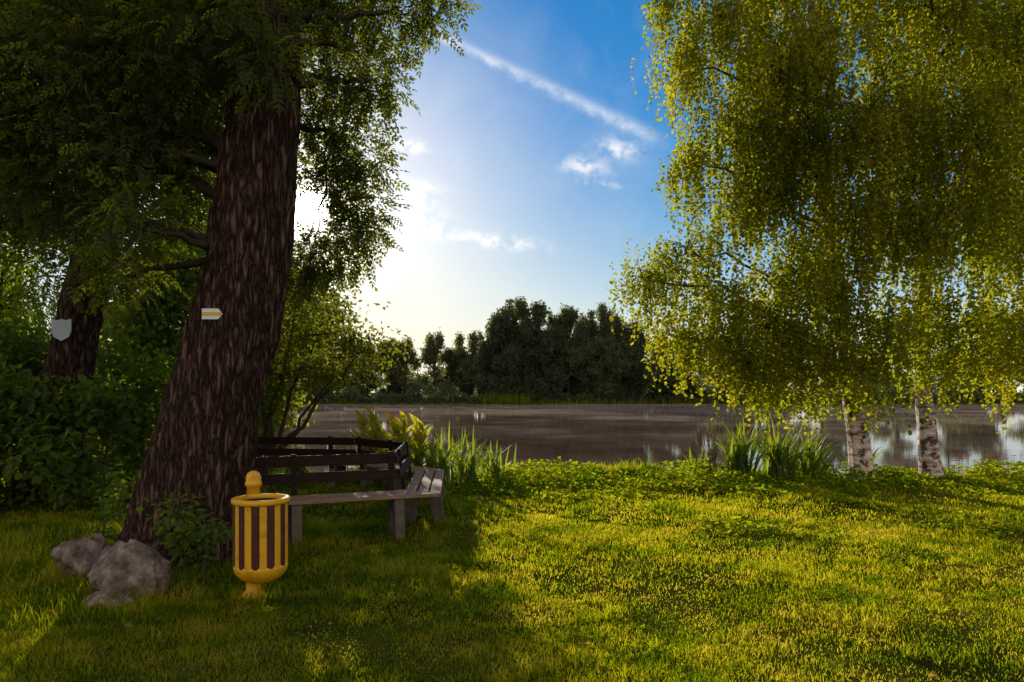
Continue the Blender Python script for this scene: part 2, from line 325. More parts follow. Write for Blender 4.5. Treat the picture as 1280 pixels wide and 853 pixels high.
# ------------------------------------------------------------------ big ash tree
ash=empty('ash_tree',(0,0,0))
tp=[(-3.24,6.85,-.1),(-3.16,6.85,.6),(-2.99,6.85,1.5),(-2.78,6.85,2.3),(-2.62,6.85,3.1),(-2.53,6.85,3.9),(-2.47,6.9,4.7),(-2.55,7.0,7),(-2.7,7.1,10)]
build('trunk',[bark_trunk(tp,[.56,.50,.45,.42,.38,.35,.335,.25,.08],flare=.22,ridge=.055)],M_bark,ash,True)
blobs=[(-.85,7.5,6.15,.45),(-1.25,7.5,5.75,.4),(-1.75,7.5,5.4,.55),(-2.0,7.3,4.95,.45),(-1.6,7.5,5.0,.25),(-2.05,7.6,4.5,.3),(-2.05,7.8,4.12,.2),(-1.75,7.8,4.3,.1),(-2.36,7.9,2.95,.2),(-2.36,8.0,3.15,.14),(-1.7,8.0,3.72,.06),
 (-2.1,7.9,3.9,.12),(-1.95,8.0,3.35,.12),
 (-2.29,6.3,4.9,.55),(-2.97,6.4,5.2,.8),(-3.9,6.5,4.9,.9),(-4.76,7,4.3,.9),(-3.5,6.6,4.0,.55),(-4.35,7.0,3.5,.6),(-3.4,6.3,3.1,.3),(-5.5,8,3.75,.7),(-3.9,6.8,2.75,.25),(-5.6,6.9,4.8,1.0),
 (-2.8,7,6.7,1.1),(-4.4,7,6.9,1.2),(-1.6,8,7.3,.8),(-3.5,8.3,5.6,1.2),(-2.3,8.2,6.2,.9),(-4.3,8.6,4.6,1.0),(-6.6,8.2,4.7,1.1),(-5.6,7.4,6.3,1.2),(-3,7.5,8.8,1.5),(-4.9,7.8,8.5,1.4)]
C,O,P,ci=clumps(blobs,14,.14,32,7)
# sparse spot in the twigs beside the trunk where the low sun breaks through
s_=np.array([-.2863,.9582,.2617]);s_/=np.linalg.norm(s_); q_=P-np.array([-2.0,6.8,3.46]); k=np.linalg.norm(q_-np.outer(q_@s_,s_),axis=1)>.25
P=P[k];ci=ci[k]
dirs=norm((P-C[ci])+rng.normal(size=P.shape)*.10+np.array([0,0,-.07])); up=norm(np.array([0,0,1.])+rng.normal(size=P.shape)*.45)
Ts=[pinnate(4),pinnate(3,.2,.08),pinnate(4,.3,.075)]
ch=[]
cr=rng.uniform(0,1,len(C))
sel=rng.integers(0,3,len(P))
for q in range(3):
    k=sel==q; ch.append(scatter(Ts[q],P[k],frames(dirs[k],up[k]),rng.uniform(.5,.95,k.sum()),np.clip(cr[ci[k]]*.6+rng.uniform(0,.4,k.sum()),0,1)))
build('foliage',ch,M_ash,ash)
ch=[]
tz=[p[2] for p in tp]
def tpos(z): return np.array([np.interp(z,tz,[p[0] for p in tp]),np.interp(z,tz,[p[1] for p in tp]),z])
for b in blobs:
    c=np.array(b[:3]); z0=min(max(c[2]-.5*np.hypot(c[0]+2.5,c[1]-6.9)*.6,2.9 if c[0]<-2.5 else 3.9),9)
    if c[2]<4.35 and c[0]>-2.5: ch.append(limb(np.array([-2.0,7.6,4.5]),c,.014,.006,.0,5,8))
    else: ch.append(limb(tpos(z0),c,.05+.02*b[3],.018,.04,7,10))
for i in range(len(C)):
    b=np.array(blobs[O[i]][:3]); ch.append(limb(b,C[i],.010,.004,.05,3,4))
build('limbs',ch,M_twig,ash,True)

# trail marker (arrow board with yellow stripe) on the trunk
sg=empty('trail_marker_sign'); sx,sy,sz=-2.80,6.36,2.33
def prism(name,pts,y,th,mat,parent):
    n=len(pts); me=D.meshes.new(name)
    V=[(a,y,b) for a,b in pts]+[(a,y+th,b) for a,b in pts]
    F=[list(range(n)),list(range(2*n-1,n-1,-1))]+[[i,i+n,(i+1)%n+n,(i+1)%n] for i in range(n)]
    me.from_pydata(V,[],F); me.materials.append(mat); o=D.objects.new(name,me); sc.collection.objects.link(o); o.parent=parent; return o
prism('board',[(sx-.09,sz-.05),(sx+.06,sz-.05),(sx+.10,sz),(sx+.06,sz+.05),(sx-.09,sz+.05)],sy,.012,M_white,sg)
prism('stripe',[(sx-.088,sz-.016),(sx+.083,sz-.016),(sx+.093,sz),(sx+.083,sz+.016),(sx-.088,sz+.016)],sy-.003,.004,M_sy,sg)

# second trunk behind with shield sign
t2=empty('maple_tree')
tp2=[(-7.0,10.2,-.1),(-6.75,10.2,1.2),(-6.5,10.2,2.6),(-6.15,10.2,4.0),(-5.9,10.3,6),(-5.8,10.4,9)]
build('trunk',[bark_trunk(tp2,[.38,.33,.30,.28,.22,.12],sides=70,rows=120,flare=.12,seed=5)],M_bark,t2,True)
bl2=[(-6.8,10.9,5.4,1.2),(-8.0,10.9,4.4,1.1),(-8.9,10.9,6,1.4),(-5.6,10.9,6.5,1.3),(-7,10.8,8,1.6),(-5.3,11,4.8,.9)]
C,O,P,ci=clumps(bl2,7,.2,12)
T=[cluster(9,.12,.09,.07,.5,True) for _ in range(3)]
def leafmass(P,ci,C,T,smin=.8,smax=1.2,bias=0):
    ch=[];cr=rng.uniform(0,1,len(C));sel=rng.integers(0,len(T),len(P))
    for q in range(len(T)):
        k=sel==q; n=k.sum(); a=rng.uniform(0,6.28,n); d=np.stack([np.cos(a),np.sin(a),rng.normal(0,.2,n)],1)
        ch.append(scatter(T[q],P[k],frames(d,norm(np.array([0,0,1.])+rng.normal(size=(n,3))*.3)),rng.uniform(smin,smax,n),np.clip(cr[ci[k]]*.6+rng.uniform(0,.4,n)+bias,0,1)))
    return ch
build('foliage',leafmass(P,ci,C,T),M_shrub,t2)
ch=[limb((-6.2,10.25,3.6+.5*i),b[:3],.08,.02,.1,6) for i,b in enumerate(bl2)]+[limb(bl2[O[i]][:3],C[i],.014,.005,.05,3,4) for i in range(len(C))]
build('limbs',ch,M_twig,t2,True)
sh=empty('shield_sign')
cx,cz=-6.5,2.5; w=.14;hh=.16
prism('plate',[(cx-w,cz+hh),(cx-w,cz-.02),(cx-w*.75,cz-hh*.65),(cx,cz-hh),(cx+w*.75,cz-hh*.65),(cx+w,cz-.02),(cx+w,cz+hh),(cx+.05,cz+hh*.85),(cx,cz+hh),(cx-.05,cz+hh*.85)][::-1],9.84,.02,M_shield,sh)

# ------------------------------------------------------------------ shrubs & nearby background vegetation
def bush(name,blobs,dens,sig,per,T,mat,base=None,twig=True,smin=.8,smax=1.2,bias=0):
    e=empty(name); C,O,P,ci=clumps(blobs,dens,sig,per); k=P[:,2]>.03; P=P[k];ci=ci[k]
    build('foliage',leafmass(P,ci,C,T,smin,smax,bias),mat,e)
    ch=[]
    for i,b in enumerate(blobs):
        bs=base if base is not None else (b[0],b[1],-.05)
        ch.append(limb(bs,b[:3],.03 if base is None else .06,.012,.03,6))
    if twig:
        for i in range(len(C)): ch.append(limb(blobs[O[i]][:3],C[i],.01,.004,.05,3,4))
    build('branches',ch,M_twig,e,True); return e
Tb=[cluster(8,.12,.12,.09,.6) for _ in range(3)]
bush('hedge_shrub',[(-7.5,9.3,.8,1.0,.55,.85),(-6.1,9.25,.7,.5,.45,.65),(-6.9,9.45,1.45,.75,.5,.45),(-8.8,9.6,1.1,1.0,.7,1.1),(-6.3,11.2,1.3,.6,.6,1.0),(-8.4,11.2,1.9,1.2,.6,.8),(-5.75,9.7,1.35,.35,.4,.45)],15,.16,13,Tb,M_shrub)
Ts2=[cluster(7,.09,.075,.05,.6) for _ in range(2)]
bush('sapling_sprouts',[(-2.92,6.1,.48,.20,.16,.25),(-2.72,6.05,.28,.15,.15,.18)],210,.05,4,Ts2,M_shrub,bias=.15)
bush('sapling_sprouts',[(-4.1,7.4,.4,.3,.3,.35),(-3.95,6.6,.2,.2,.2,.2)],110,.06,4,Ts2,M_shrub,bias=.2)
Tl=[cluster(9,.16,.09,.055,.4,True) for _ in range(3)]
bush('alder_tree',[(-3.7,13,2.7,1.0,.9,.45),(-4.4,13,1.95,1.0,.9,.4),(-3.4,13.1,1.9,.7,.7,.25),(-4.9,13.2,3.3,1.1,1,.7),(-5.2,13.2,1.1,.6,.5,.45),(-2.9,13,2.45,.5,.5,.2),(-4.2,13.6,3.9,.8,.8,.5)],8,.15,15,Tl,M_alder,base=(-4.8,13.1,-.1),bias=.15)
Tm=[cluster(10,.3,.18,.125,.6,True) for _ in range(3)]
bush('lime_tree',[(-9.0,17,3,1.3,1.4,1.6),(-8.2,17,4.7,1.2,1.2,.9),(-14,16,3.5,1.8,1.4,2.2),(-8.9,17,1.2,1.2,1,1.0),(-13.8,16.5,1.4,1.5,1,1.3),(-15,17,5,2,1.5,2.5),(-11,23,6,2,1.4,1.5)],2.4,.4,16,Tm,M_shrub,base=(-11.5,17.5,-.1),bias=.1)
bush('lime_tree',[(-7.2,19,1.6,.9,1,1.3),(-7.2,21,3.4,1.0,1.2,1.1),(-6.6,24,4.0,1.2,1.2,1.0),(-9.4,24,1.8,1.6,1.3,1.6)],2.6,.35,15,Tm,M_alder,base=(-7.6,21,-.1),bias=.25)
wl=empty('weeping_willow'); Tw=[strand(26,1.3,.11,.035) for _ in range(3)]
n=520; a=rng.uniform(0,6.28,n); q=1.2*np.sqrt(rng.uniform(0,1,n)); P=np.stack([-9.9+q*np.cos(a),13.2+.8*q*np.sin(a),rng.uniform(1.9,4.6,n)],1)
R=frames(np.stack([np.cos(a*7),np.sin(a*7),0*a],1),np.tile([0,0,1.],(n,1)))
build('foliage',[scatter(Tw[i],P[i::3],R[i::3],rng.uniform(.8,1.2,len(P[i::3])),rng.uniform(0,1,len(P[i::3]))) for i in range(3)],M_willow,wl)
build('trunk',[tube([(-10.3,13.3,-.1),(-10.2,13.2,2.5),(-10.0,13.2,5)],[.24,.2,.12],12)]+[limb((-10.2,13.2,3),P[i],.04,.008,.15,4) for i in range(60)],M_twig,wl,True)

# ------------------------------------------------------------------ birches
Tst=[strand(18,.98,.080,.062) for _ in range(4)]+[strand(12,.55,.077,.060) for _ in range(2)]
def birch(name,path,rad,blobs,dens,per,low=1.6,mn=6):
    e=empty(name)
    build('trunk',[bark_trunk(path,rad,sides=40,rows=140,ridge=.012,flare=.06,seed=path[0][0])],M_birchbark,e,True)
    C,O,P,ci=clumps(blobs,dens,.15,per,mn)
    P[:,2]+=.15
    k=P[:,2]>low; P=P[k];ci=ci[k]
    ch=[];cr=rng.uniform(0,1,len(C));sel=rng.integers(0,6,len(P))
    for q in range(6):
        k=sel==q;n=k.sum();a=rng.uniform(0,6.28,n)
        R=frames(np.stack([np.cos(a),np.sin(a),rng.normal(0,.08,n)],1),norm(np.array([0,0,1.])+rng.normal(size=(n,3))*.10))
        ch.append(scatter(Tst[q],P[k],R,rng.uniform(.6,1.15,n),np.clip(cr[ci[k]]*.6+rng.uniform(0,.4,n),0,1)))
    build('foliage',ch,M_birch,e)
    tz=[p[2] for p in path]; ch=[]
    for b in blobs:
        d=math.hypot(b[0]-path[0][0],b[1]-path[0][1]); z0=min(max(b[2]-.5*d,1.9),tz[-1]-.5)
        s=[np.interp(z0,tz,[p[i] for p in path]) for i in range(3)]
        ch.append(limb(s,b[:3],.038,.012,.10,6,9))
    for i in range(len(C)): ch.append(limb(blobs[O[i]][:3],C[i]+np.array([0,0,.12]),.010,.003,.1,3,5))
    build('limbs',ch,M_twig,e,True)
birch('birch_tree',[(6.16,11.95,-.1),(6.08,11.95,.8),(5.92,12,1.8),(5.75,12,3.2),(5.55,12,5),(5.3,12,7.5),(5.2,12,10.5)],[.20,.175,.155,.13,.11,.08,.03],
 [(2.3,12,3.6,.45,.5,.22),(3.1,12.1,4.15,.8,.9,.4),(3.5,11.9,3.2,.95,1,.45),(3.0,12.3,2.6,.55,.6,.22),(4.4,11.8,2.7,1.0,1,.5),(3.6,11.7,2.45,.6,.6,.25),(4.9,11.6,3.6,1.1,1.1,.7),(4.0,12,5.1,.9,1,.6),(4.9,12,5.9,1.2,1.2,.9),
  (3.8,12,6.4,.8,.9,.45),(2.9,12,7.4,.55,.7,.35),(3.7,12,8.2,1.0,1,.7),(5.2,12,7.6,1.3,1.2,1),(5.1,12,9.4,1.2,1.2,1),(5.7,11.3,2.7,.9,.8,.5),(2.7,12,8.7,.5,.6,.3),(5.9,11.6,4.6,1.1,1,.9),(3.2,12.1,5.7,.5,.5,.25),
  (5.0,11.7,2.0,.6,.6,.25),(6.0,11.3,2.05,.5,.5,.2),(4.2,11.9,2.1,.5,.5,.2),(4.4,11.4,6.8,1.0,.9,.8),(5.9,11.2,6.2,1.0,.8,1.0)],11,12,1.6,9)
birch('birch_tree',[(7.45,12.1,-.1),(7.36,12.1,.9),(7.27,12.1,1.8),(7.3,12.1,3.5),(7.4,12.1,6),(7.5,12.1,10)],[.17,.15,.135,.12,.09,.03],
 [(7.0,11.5,3.0,1.0,.9,.6),(8.2,11.8,2.8,1.1,1,.6),(9.3,12,2.9,1,1,.7),(7.2,11.4,4.5,1.3,1.0,1),(8.7,12,4.6,1.3,1.2,1.1),(7.0,11.7,6.3,1.3,1.2,1.1),(8.6,12,6.6,1.4,1.2,1.2),(7.4,12,8.3,1.5,1.3,1.2),(9.3,12.3,8.3,1.3,1.3,1.2),(6.6,12.2,9.8,1.3,1.2,1),
  (7.0,11.6,2.2,.5,.5,.2),(8.0,11.8,2.15,.8,.6,.25),(9.2,12.1,2.15,.8,.6,.3),(7.6,11.0,5.6,1.0,.7,1.0)],9,10)
birch('birch_tree',[(10.3,13.0,-.1),(10.4,13,1.5),(10.3,13,4),(10.3,13,7),(10.4,13,10.5)],[.17,.15,.12,.08,.03],
 [(9.9,12.6,2.9,1.1,1,.6),(11.3,12.9,3.2,1.3,1.2,.9),(10.4,12.8,5,1.5,1.3,1.2),(10.7,13,7.2,1.6,1.4,1.3),(10.3,13,9.4,1.5,1.3,1.2)],6,8)

# ------------------------------------------------------------------ distant trees across the pond
Tq=[quads(8,.75,.5) for _ in range(4)]
chF=[];chT=[]
def ftree(x,y,h,w,lobes=9,dens=1.0,taper=.0):
    P=[]
    chT.append(tube([(x,y,-.2),(x+rng.normal()*.3,y,h*.5),(x+rng.normal()*.4,y,h*.9)],[.28,.2,.05],6))
    for i in range(lobes):
        t=rng.uniform(.10,.93) if i else .88; ww=w*(.30+.70*math.sin(math.pi*min(1,max(0,(t*.85+.12)))))*.5*(1-taper*t)
        if i==0: ww*=.7
        c=np.array([x+rng.uniform(-1,1)*ww*.9,y+rng.uniform(-1,1)*ww*.9,h*t]); r=np.array([ww*.48,ww*.48,h*.085+.2])
        n=int(50*dens*r[0]*r[2]); u=rand_dirs(n)*(rng.uniform(.1,1.0,n)**.4)[:,None]; u*= (1+.25*np.sin(9*u[:,:1]+i)); P.append(c+u*r)
        chT.append(limb((x,y,h*t*.6),c,.09,.03,.05,4,4))
    P=np.concatenate(P); P=P[P[:,2]>.2]; n=len(P); sel=rng.integers(0,4,n); tr=rng.uniform(0,.5)
    for q in range(4):
        k=sel==q;m_=k.sum()
        if m_: chF.append(scatter(Tq[q],P[k],frames(rand_dirs(m_),rand_dirs(m_)),rng.uniform(.5,1.05,m_),np.clip(tr+rng.uniform(0,.5,m_),0,1)))
for t in [(-47,125,12,9),(-42,122,11,8),(-37,124,14,8),(-33.5,121,13,7),(-30,126,10,6),(-27,128,10.5,6),(-23.5,130,12,6),(-20.3,128,12,5),(-14.5,129,12.8,6.5),(-11.8,132,10,5),(-9.2,130,13,5),(-6.3,128,13,5)]: ftree(*t,lobes=20,taper=.2)
for t in [(-3.6,121,13,5.5),(-1.2,119,17.5,6.5),(1.6,121,18.5,7),(4.6,120,17.5,6.5),(7.3,121,16.5,6),(10,121,17.2,6.5),(13.2,120,16,6),(15.8,121,17.5,6.5),(19,122,15.5,7),(23,122,14,7),(27,123,12,7),(31,124,12.5,8),
          (1,128,12.5,8),(5,129,13.5,8),(9,129,13,8),(13,129,13.5,8),(17,129,12,8),(21,129,11,8)]:
    ftree(*t,lobes=24,taper=.3)
for x in np.arange(36,150,6.5): ftree(x+rng.uniform(-1.5,1.5),124+rng.uniform(-2,4),rng.uniform(11,17),rng.uniform(7,10),10,.8)
for x in np.arange(-100,-48,7): ftree(x,126+rng.uniform(-3,6),rng.uniform(10,14),9,9,.8)
for x in np.arange(-60,120,5.5): ftree(x+rng.uniform(-1.5,1.5),150+rng.uniform(-4,10),rng.uniform(8.5,11.0),rng.uniform(7,9),8,.7)
for t in [(-24,62,8.5,7),(-30,75,9,8),(-19,46,6.5,6),(-36,90,10,8),(-15.5,36,5.0,4.5),(-28,50,9,8),(-40,100,11,8)]: ftree(*t,lobes=14,dens=1.6)
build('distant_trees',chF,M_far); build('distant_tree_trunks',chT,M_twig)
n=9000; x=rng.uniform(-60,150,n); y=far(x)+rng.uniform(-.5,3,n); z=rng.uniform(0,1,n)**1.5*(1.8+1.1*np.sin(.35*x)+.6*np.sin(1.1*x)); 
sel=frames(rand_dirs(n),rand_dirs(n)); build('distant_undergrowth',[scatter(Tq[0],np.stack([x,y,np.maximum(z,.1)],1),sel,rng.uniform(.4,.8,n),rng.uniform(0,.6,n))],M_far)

def spikes(cx,cy,n,L,w,spread=.6,z0=0):
    out=[]
    for i in range(n):
        a=rng.uniform(0,6.28); s=rng.uniform(.1,spread); l_=L*rng.uniform(.6,1.1); t=np.linspace(0,1,6)
        bx=cx+rng.normal()*.12; by=cy+rng.normal()*.1
        P=np.stack([bx+np.cos(a)*s*l_*t**1.7,by+np.sin(a)*s*l_*t**1.7,z0+l_*(t-.35*s*t**3)],1)
        sd=np.array([-math.sin(a),math.cos(a),0])*w*.5; ww=np.array([.7,1,1,.8,.5,.04])[:,None]
        V=np.concatenate([P-sd*ww,P+sd*ww]); F=np.array([[j,j+1,j+7,j+6] for j in range(5)]); out.append((V,F,np.full(12,rng.uniform(0,1))))
    return out
ch=[]
for x in np.arange(-5,3,.10): ch+=spikes(x+rng.normal()*.2,far(np.array(x))-1.2+rng.normal()*.5,6,rng.uniform(1.2,2.3),.10,.25,-.4)
for x in np.arange(5,60,.5): ch+=spikes(x,far(np.array(x))-1.0+rng.normal()*.4,4,rng.uniform(.8,1.5),.1,.25,-.4)
build('reeds',ch,M_willow)
for nm,c,nn,L in [('iris_plant',(-1.2,11.3),60,1.15),('iris_plant',(-.75,11.6),54,1.05),('iris_plant',(-.3,12.0),40,.75),('iris_plant',(4.05,12.2),90,1.2),('iris_plant',(4.75,12.3),90,1.25),('iris_plant',(5.35,12.4),70,1.0),('iris_plant',(3.5,12.7),24,.7),('iris_plant',(6.6,12.9),30,.8),('iris_plant',(-3.7,11.9),40,.8)]:
    build(nm,spikes(c[0],c[1],nn,L,.045,.95),M_spike)
def canna(cx,cy,h):
    ls=[]
    for k in range(int(8)):
        z=h*(.2+.75*k/8); a=k*2.4+rng.uniform(-.3,.3); ls.append(leaf((cx,cy,z),(math.cos(a)*.6,math.sin(a)*.6,.85),np.array([math.cos(a)*-.5,math.sin(a)*-.5,1]),.34*rng.uniform(.7,1.1),.11,.2))
    V,F=tpl(ls); r=np.repeat(np.clip(.25+.7*np.arange(8)/8*rng.uniform(.5,1.1)+rng.uniform(-.15,.15,8),0,1),6)
    return [(V,F,r),tube([(cx,cy,0),(cx,cy,h)],[.015,.008],5)]
ch=[]
for i in range(30): ch+=canna(rng.uniform(-2.5,-1.5),rng.uniform(11.2,12.2),rng.uniform(.7,1.35))
build('canna_plants',ch,M_canna)
ch=[]
for i in range(60):
    a=rng.uniform(0,6.28); s=rng.uniform(.1,.4); ch.append(limb((3.7+rng.normal()*.1,12.9,-.1),(3.7+math.cos(a)*s,12.9+math.sin(a)*s,rng.uniform(.6,1.15)),.006,.003,.05,3,4))
build('dogwood_twigs',ch,surf_mat('red_twig',[(0,(.14,.04,.02)),(1,(.28,.10,.06))]))
fl=[];st=[]
for i in range(30):
    x=rng.uniform(7.6,9.0);y=rng.uniform(12.1,12.7);z=rng.uniform(.25,.5)
    fl+= [leaf((x,y,z),(math.cos(a),math.sin(a),.3),np.array([0,0,1.]),.05,.045) for a in np.arange(5)*1.257]; st.append(limb((x,y,0),(x,y,z),.004,.003,.02,3,4))
fe=empty('marigold_flowers')
V,F=tpl(fl); build('petals',[(V,F,None)],foliage_mat('petal',[(0,(.6,.06,.02)),(1,(.6,.06,.02))],[(0,(.7,.1,.03)),(1,(.7,.1,.03))]),fe); build('stems',st,M_spike,fe)

# ------------------------------------------------------------------ rocks
def rock(loc,s,seed):
    import bmesh
    bm=bmesh.new(); bmesh.ops.create_icosphere(bm,subdivisions=5,radius=1)
    for v in bm.verts:
        c=v.co.copy(); n=mnoise.noise(c*1.3+Vector((seed,0,0)))*.45+mnoise.noise(c*3.1+Vector((0,seed,0)))*.24+mnoise.noise(c*8+Vector((0,seed,0)))*.10+mnoise.noise(c*18+Vector((0,seed,0)))*.04
        q=c*(1+n)
        for ax in ((.6,.2,.77),(-.7,-.3,.6),(.1,-.9,.4)):
            a=Vector(ax).normalized(); dd=q.dot(a)
            if dd>.72: q-=a*(dd-.72)*.8
        v.co=Vector((q.x*s[0],q.y*s[1],q.z*s[2]))
    me=D.meshes.new('rock'); bm.to_mesh(me); bm.free(); me.materials.append(M_rock)
    me.polygons.foreach_set('use_smooth',[True]*len(me.polygons))
    o=D.objects.new('rock',me); o.location=loc; o.rotation_euler=(0,0,seed); sc.collection.objects.link(o)
rock((-3.02,5.45,.13),(.31,.27,.30),.4); rock((-3.72,6.0,.12),(.24,.22,.25),2.1); rock((-3.02,5.10,.02),(.2,.13,.12),3.3)

# ------------------------------------------------------------------ litter bin
bn=empty('litter_bin')
def lathe(name,prof,cx,cy,mat,seg=48,parent=None,smooth=True):
    prof=np.array(prof); a=np.arange(seg)/seg*2*math.pi
    V=np.stack([cx+prof[:,0:1]*np.cos(a),cy+prof[:,0:1]*np.sin(a),np.repeat(prof[:,1:2],seg,1)],-1).reshape(-1,3)
    i=np.arange(len(prof)-1)[:,None]*seg; j=np.arange(seg)[None]; j2=(j+1)%seg
    o=build(name,[(V,np.stack([i+j,i+j2,i+seg+j2,i+seg+j],-1).reshape(-1,4),None)],mat,parent,smooth); return o
px,py=-2.03,5.36
lathe('post',[(.001,-.05),(.085,-.05),(.085,.015),(.075,.035),(.055,.05),(.055,.12),(.068,.13),(.068,.16),(.05,.175),(.05,.86),(.062,.865),(.062,.895),(.055,.90),(.058,.93),(.045,.965),(.02,.98),(.001,.985)],px,py,M_yel,32,bn)
bx,by=-1.90,5.17
lathe('bowl',[(.001,.155),(.05,.158),(.10,.175),(.15,.205),(.185,.245),(.197,.285),(.197,.31),(.18,.31),(.17,.28),(.001,.2)],bx,by,M_yel,48,bn)
lathe('liner',[(.001,.28),(.168,.28),(.168,.775),(.16,.775),(.16,.30),(.001,.30)],bx,by,M_dark,48,bn)
lathe('rim',[(.165,.765),(.205,.765),(.212,.775),(.212,.795),(.203,.805),(.165,.805),(.160,.79),(.165,.765)],bx,by,M_yel,48,bn)
for par,mat in ((0,M_yel),(1,M_brn)):
    ch=[]
    for k in range(par,22,2):
        a=k/22*2*math.pi; c,s=math.cos(a),math.sin(a); rad=np.array([c,s,0]);tan=np.array([-s,c,0]); hw=.0255
        V=[]
        for z in (.30,.768):
            for (r_,t_) in ((.172,-hw),(.192,-hw),(.197,-hw*.6),(.1985,0),(.197,hw*.6),(.192,hw),(.172,hw)):
                V.append(np.array([bx,by,z])+rad*r_+tan*t_)
        n=7; F=[[i,(i+1)%n,(i+1)%n+n,i+n] for i in range(n)]
        ch.append((np.array(V),np.array(F),None))
    build('slats_yellow' if par==0 else 'slats_brown',ch,mat,bn)
build('bracket',[tube([(px,py,.6),(bx-.1,by+.14,.6)],[.02,.02],8),tube([(px,py,.4),(bx-.1,by+.14,.4)],[.02,.02],8)],M_yel,bn)

# ------------------------------------------------------------------ ring of benches
pts=np.array([(-2.85,7.45),(-1.30,8.05),(-1.45,9.9),(-2.45,10.9),(-4.4,11.2)])
def offpts(o):
    out=[]
    for i in range(len(pts)):
        ns=[]
        for a,b in ((i-1,i),(i,i+1)):
            if a>=0 and b<len(pts):
                d=pts[b]-pts[a]; d/=np.linalg.norm(d); ns.append(np.array([d[1],-d[0]]))
        m_=sum(ns); m_/=np.linalg.norm(m_); out.append(pts[i]+m_*o/max(.5,m_@ns[0]))
    return np.array(out)
def slat(seg,o0,o1,z0,z1,gap=.012,tilt=0,g0=None):
    A=offpts(o0);B=offpts(o1);A2=offpts(o0-tilt);B2=offpts(o1-tilt)
    def ends(Q):
        p,q=Q[seg],Q[seg+1]; d=(q-p)/np.linalg.norm(q-p); return p+d*gap,q-d*gap
    a0,a1=ends(A);b0,b1=ends(B);c0,c1=ends(A2);d0,d1=ends(B2)
    V=[(*a0,z0),(*a1,z0),(*b1,z0),(*b0,z0),(*c0,z1),(*c1,z1),(*d1,z1),(*d0,z1)]
    F=[[0,3,2,1],[4,5,6,7],[0,1,5,4],[1,2,6,5],[2,3,7,6],[3,0,4,7]]
    return np.array(V),np.array(F),None
for seg in range(4):
    be=empty('park_bench')
    s=[slat(seg,.05+.145*k,.05+.145*k+.125,.415,.455) for k in range(3)]
    b=[slat(seg,-.035,-.005,.58,.69,.015,.03),slat(seg,-.085,-.055,.76,.88,.015,.03)]
    for nm,c,mt in (('seat_planks',s,M_seat),('backrest_slats',b,M_back)):
        o=build(nm,c,mt,be); bv=o.modifiers.new('b','BEVEL'); bv.width=.006; bv.segments=2
    p,q=pts[seg],pts[seg+1]; d=(q-p); L=np.linalg.norm(d); d/=L; nrm=np.array([d[1],-d[0]])
    prof=[(-.02,0),(.13,0),(.17,.27),(.31,.27),(.36,0),(.50,0),(.45,.412),(.0,.412)]
    for li,t in enumerate((.45,L-.12)):
        V=[];c=p+d*t
        for sgn in (-.055,.055):
            for (o_,z_) in prof: V.append((*(c+nrm*o_+d*sgn),z_-(.04 if z_==0 else 0)))
        me=D.meshes.new('leg'); n=8; F=[list(range(n))[::-1],list(range(n,2*n))]+[[i,(i+1)%n,(i+1)%n+n,i+n] for i in range(n)]
        me.from_pydata(V,[],F); me.materials.append(M_conc); o=D.objects.new('leg_%d'%(li+1),me); sc.collection.objects.link(o); o.parent=be
        bv=o.modifiers.new('b','BEVEL'); bv.width=.01; bv.segments=2
        V=[]
        for z_,oo in ((.38,.01),(.9,-.055)):
            for e_,g_ in ((-.03,-.0),(.03,-.0),(.03,-.035),(-.03,-.035)): V.append((*(c+nrm*(oo+g_-.002)+d*e_),z_))
        build('back_post_%d'%(li+1),[(np.array(V),np.array([[0,1,5,4],[1,2,6,5],[2,3,7,6],[3,0,4,7],[4,5,6,7]]),None)],M_back,be)

# ------------------------------------------------------------------ sun & sky
el=math.radians(14.66); az=math.radians(-16.64)
sv=Vector((math.sin(az)*math.cos(el),math.cos(az)*math.cos(el),math.sin(el)))
sl=D.lights.new('sun','SUN'); sl.energy=5; sl.angle=math.radians(.53); sl.color=(1,.89,.68)
so=D.objects.new('sun',sl); so.rotation_euler=sv.to_track_quat('Z','Y').to_euler(); so.location=(-10,30,20); sc.collection.objects.link(so)
w=D.worlds.new('World'); sc.world=w; w.use_nodes=True; nt=w.node_tree; nt.nodes.clear(); l=nt.links
out=N(nt,'ShaderNodeOutputWorld'); bg=N(nt,'ShaderNodeBackground'); l.new(bg.outputs[0],out.inputs[0]); bg.inputs[1].default_value=.14
sky=N(nt,'ShaderNodeTexSky'); sky.sky_type='NISHITA'; sky.sun_disc=False; sky.sun_elevation=el; sky.sun_rotation=az%(2*math.pi); sky.air_density=1.0; sky.dust_density=.5; sky.ozone_density=3.0
def M(op,a,b=None,c=None,clamp=False):
    n=N(nt,'ShaderNodeMath',operation=op,use_clamp=clamp)
    for i,v in enumerate((a,b,c)):
        if v is None: continue
        if isinstance(v,(int,float)): n.inputs[i].default_value=v
        else: l.new(v,n.inputs[i])
    return n.outputs[0]
def scalev(vec,f):
    n=N(nt,'ShaderNodeVectorMath',operation='SCALE')
    if isinstance(vec,tuple): n.inputs[0].default_value=vec
    else: l.new(vec,n.inputs[0])
    l.new(f,n.inputs['Scale']); return n.outputs[0]
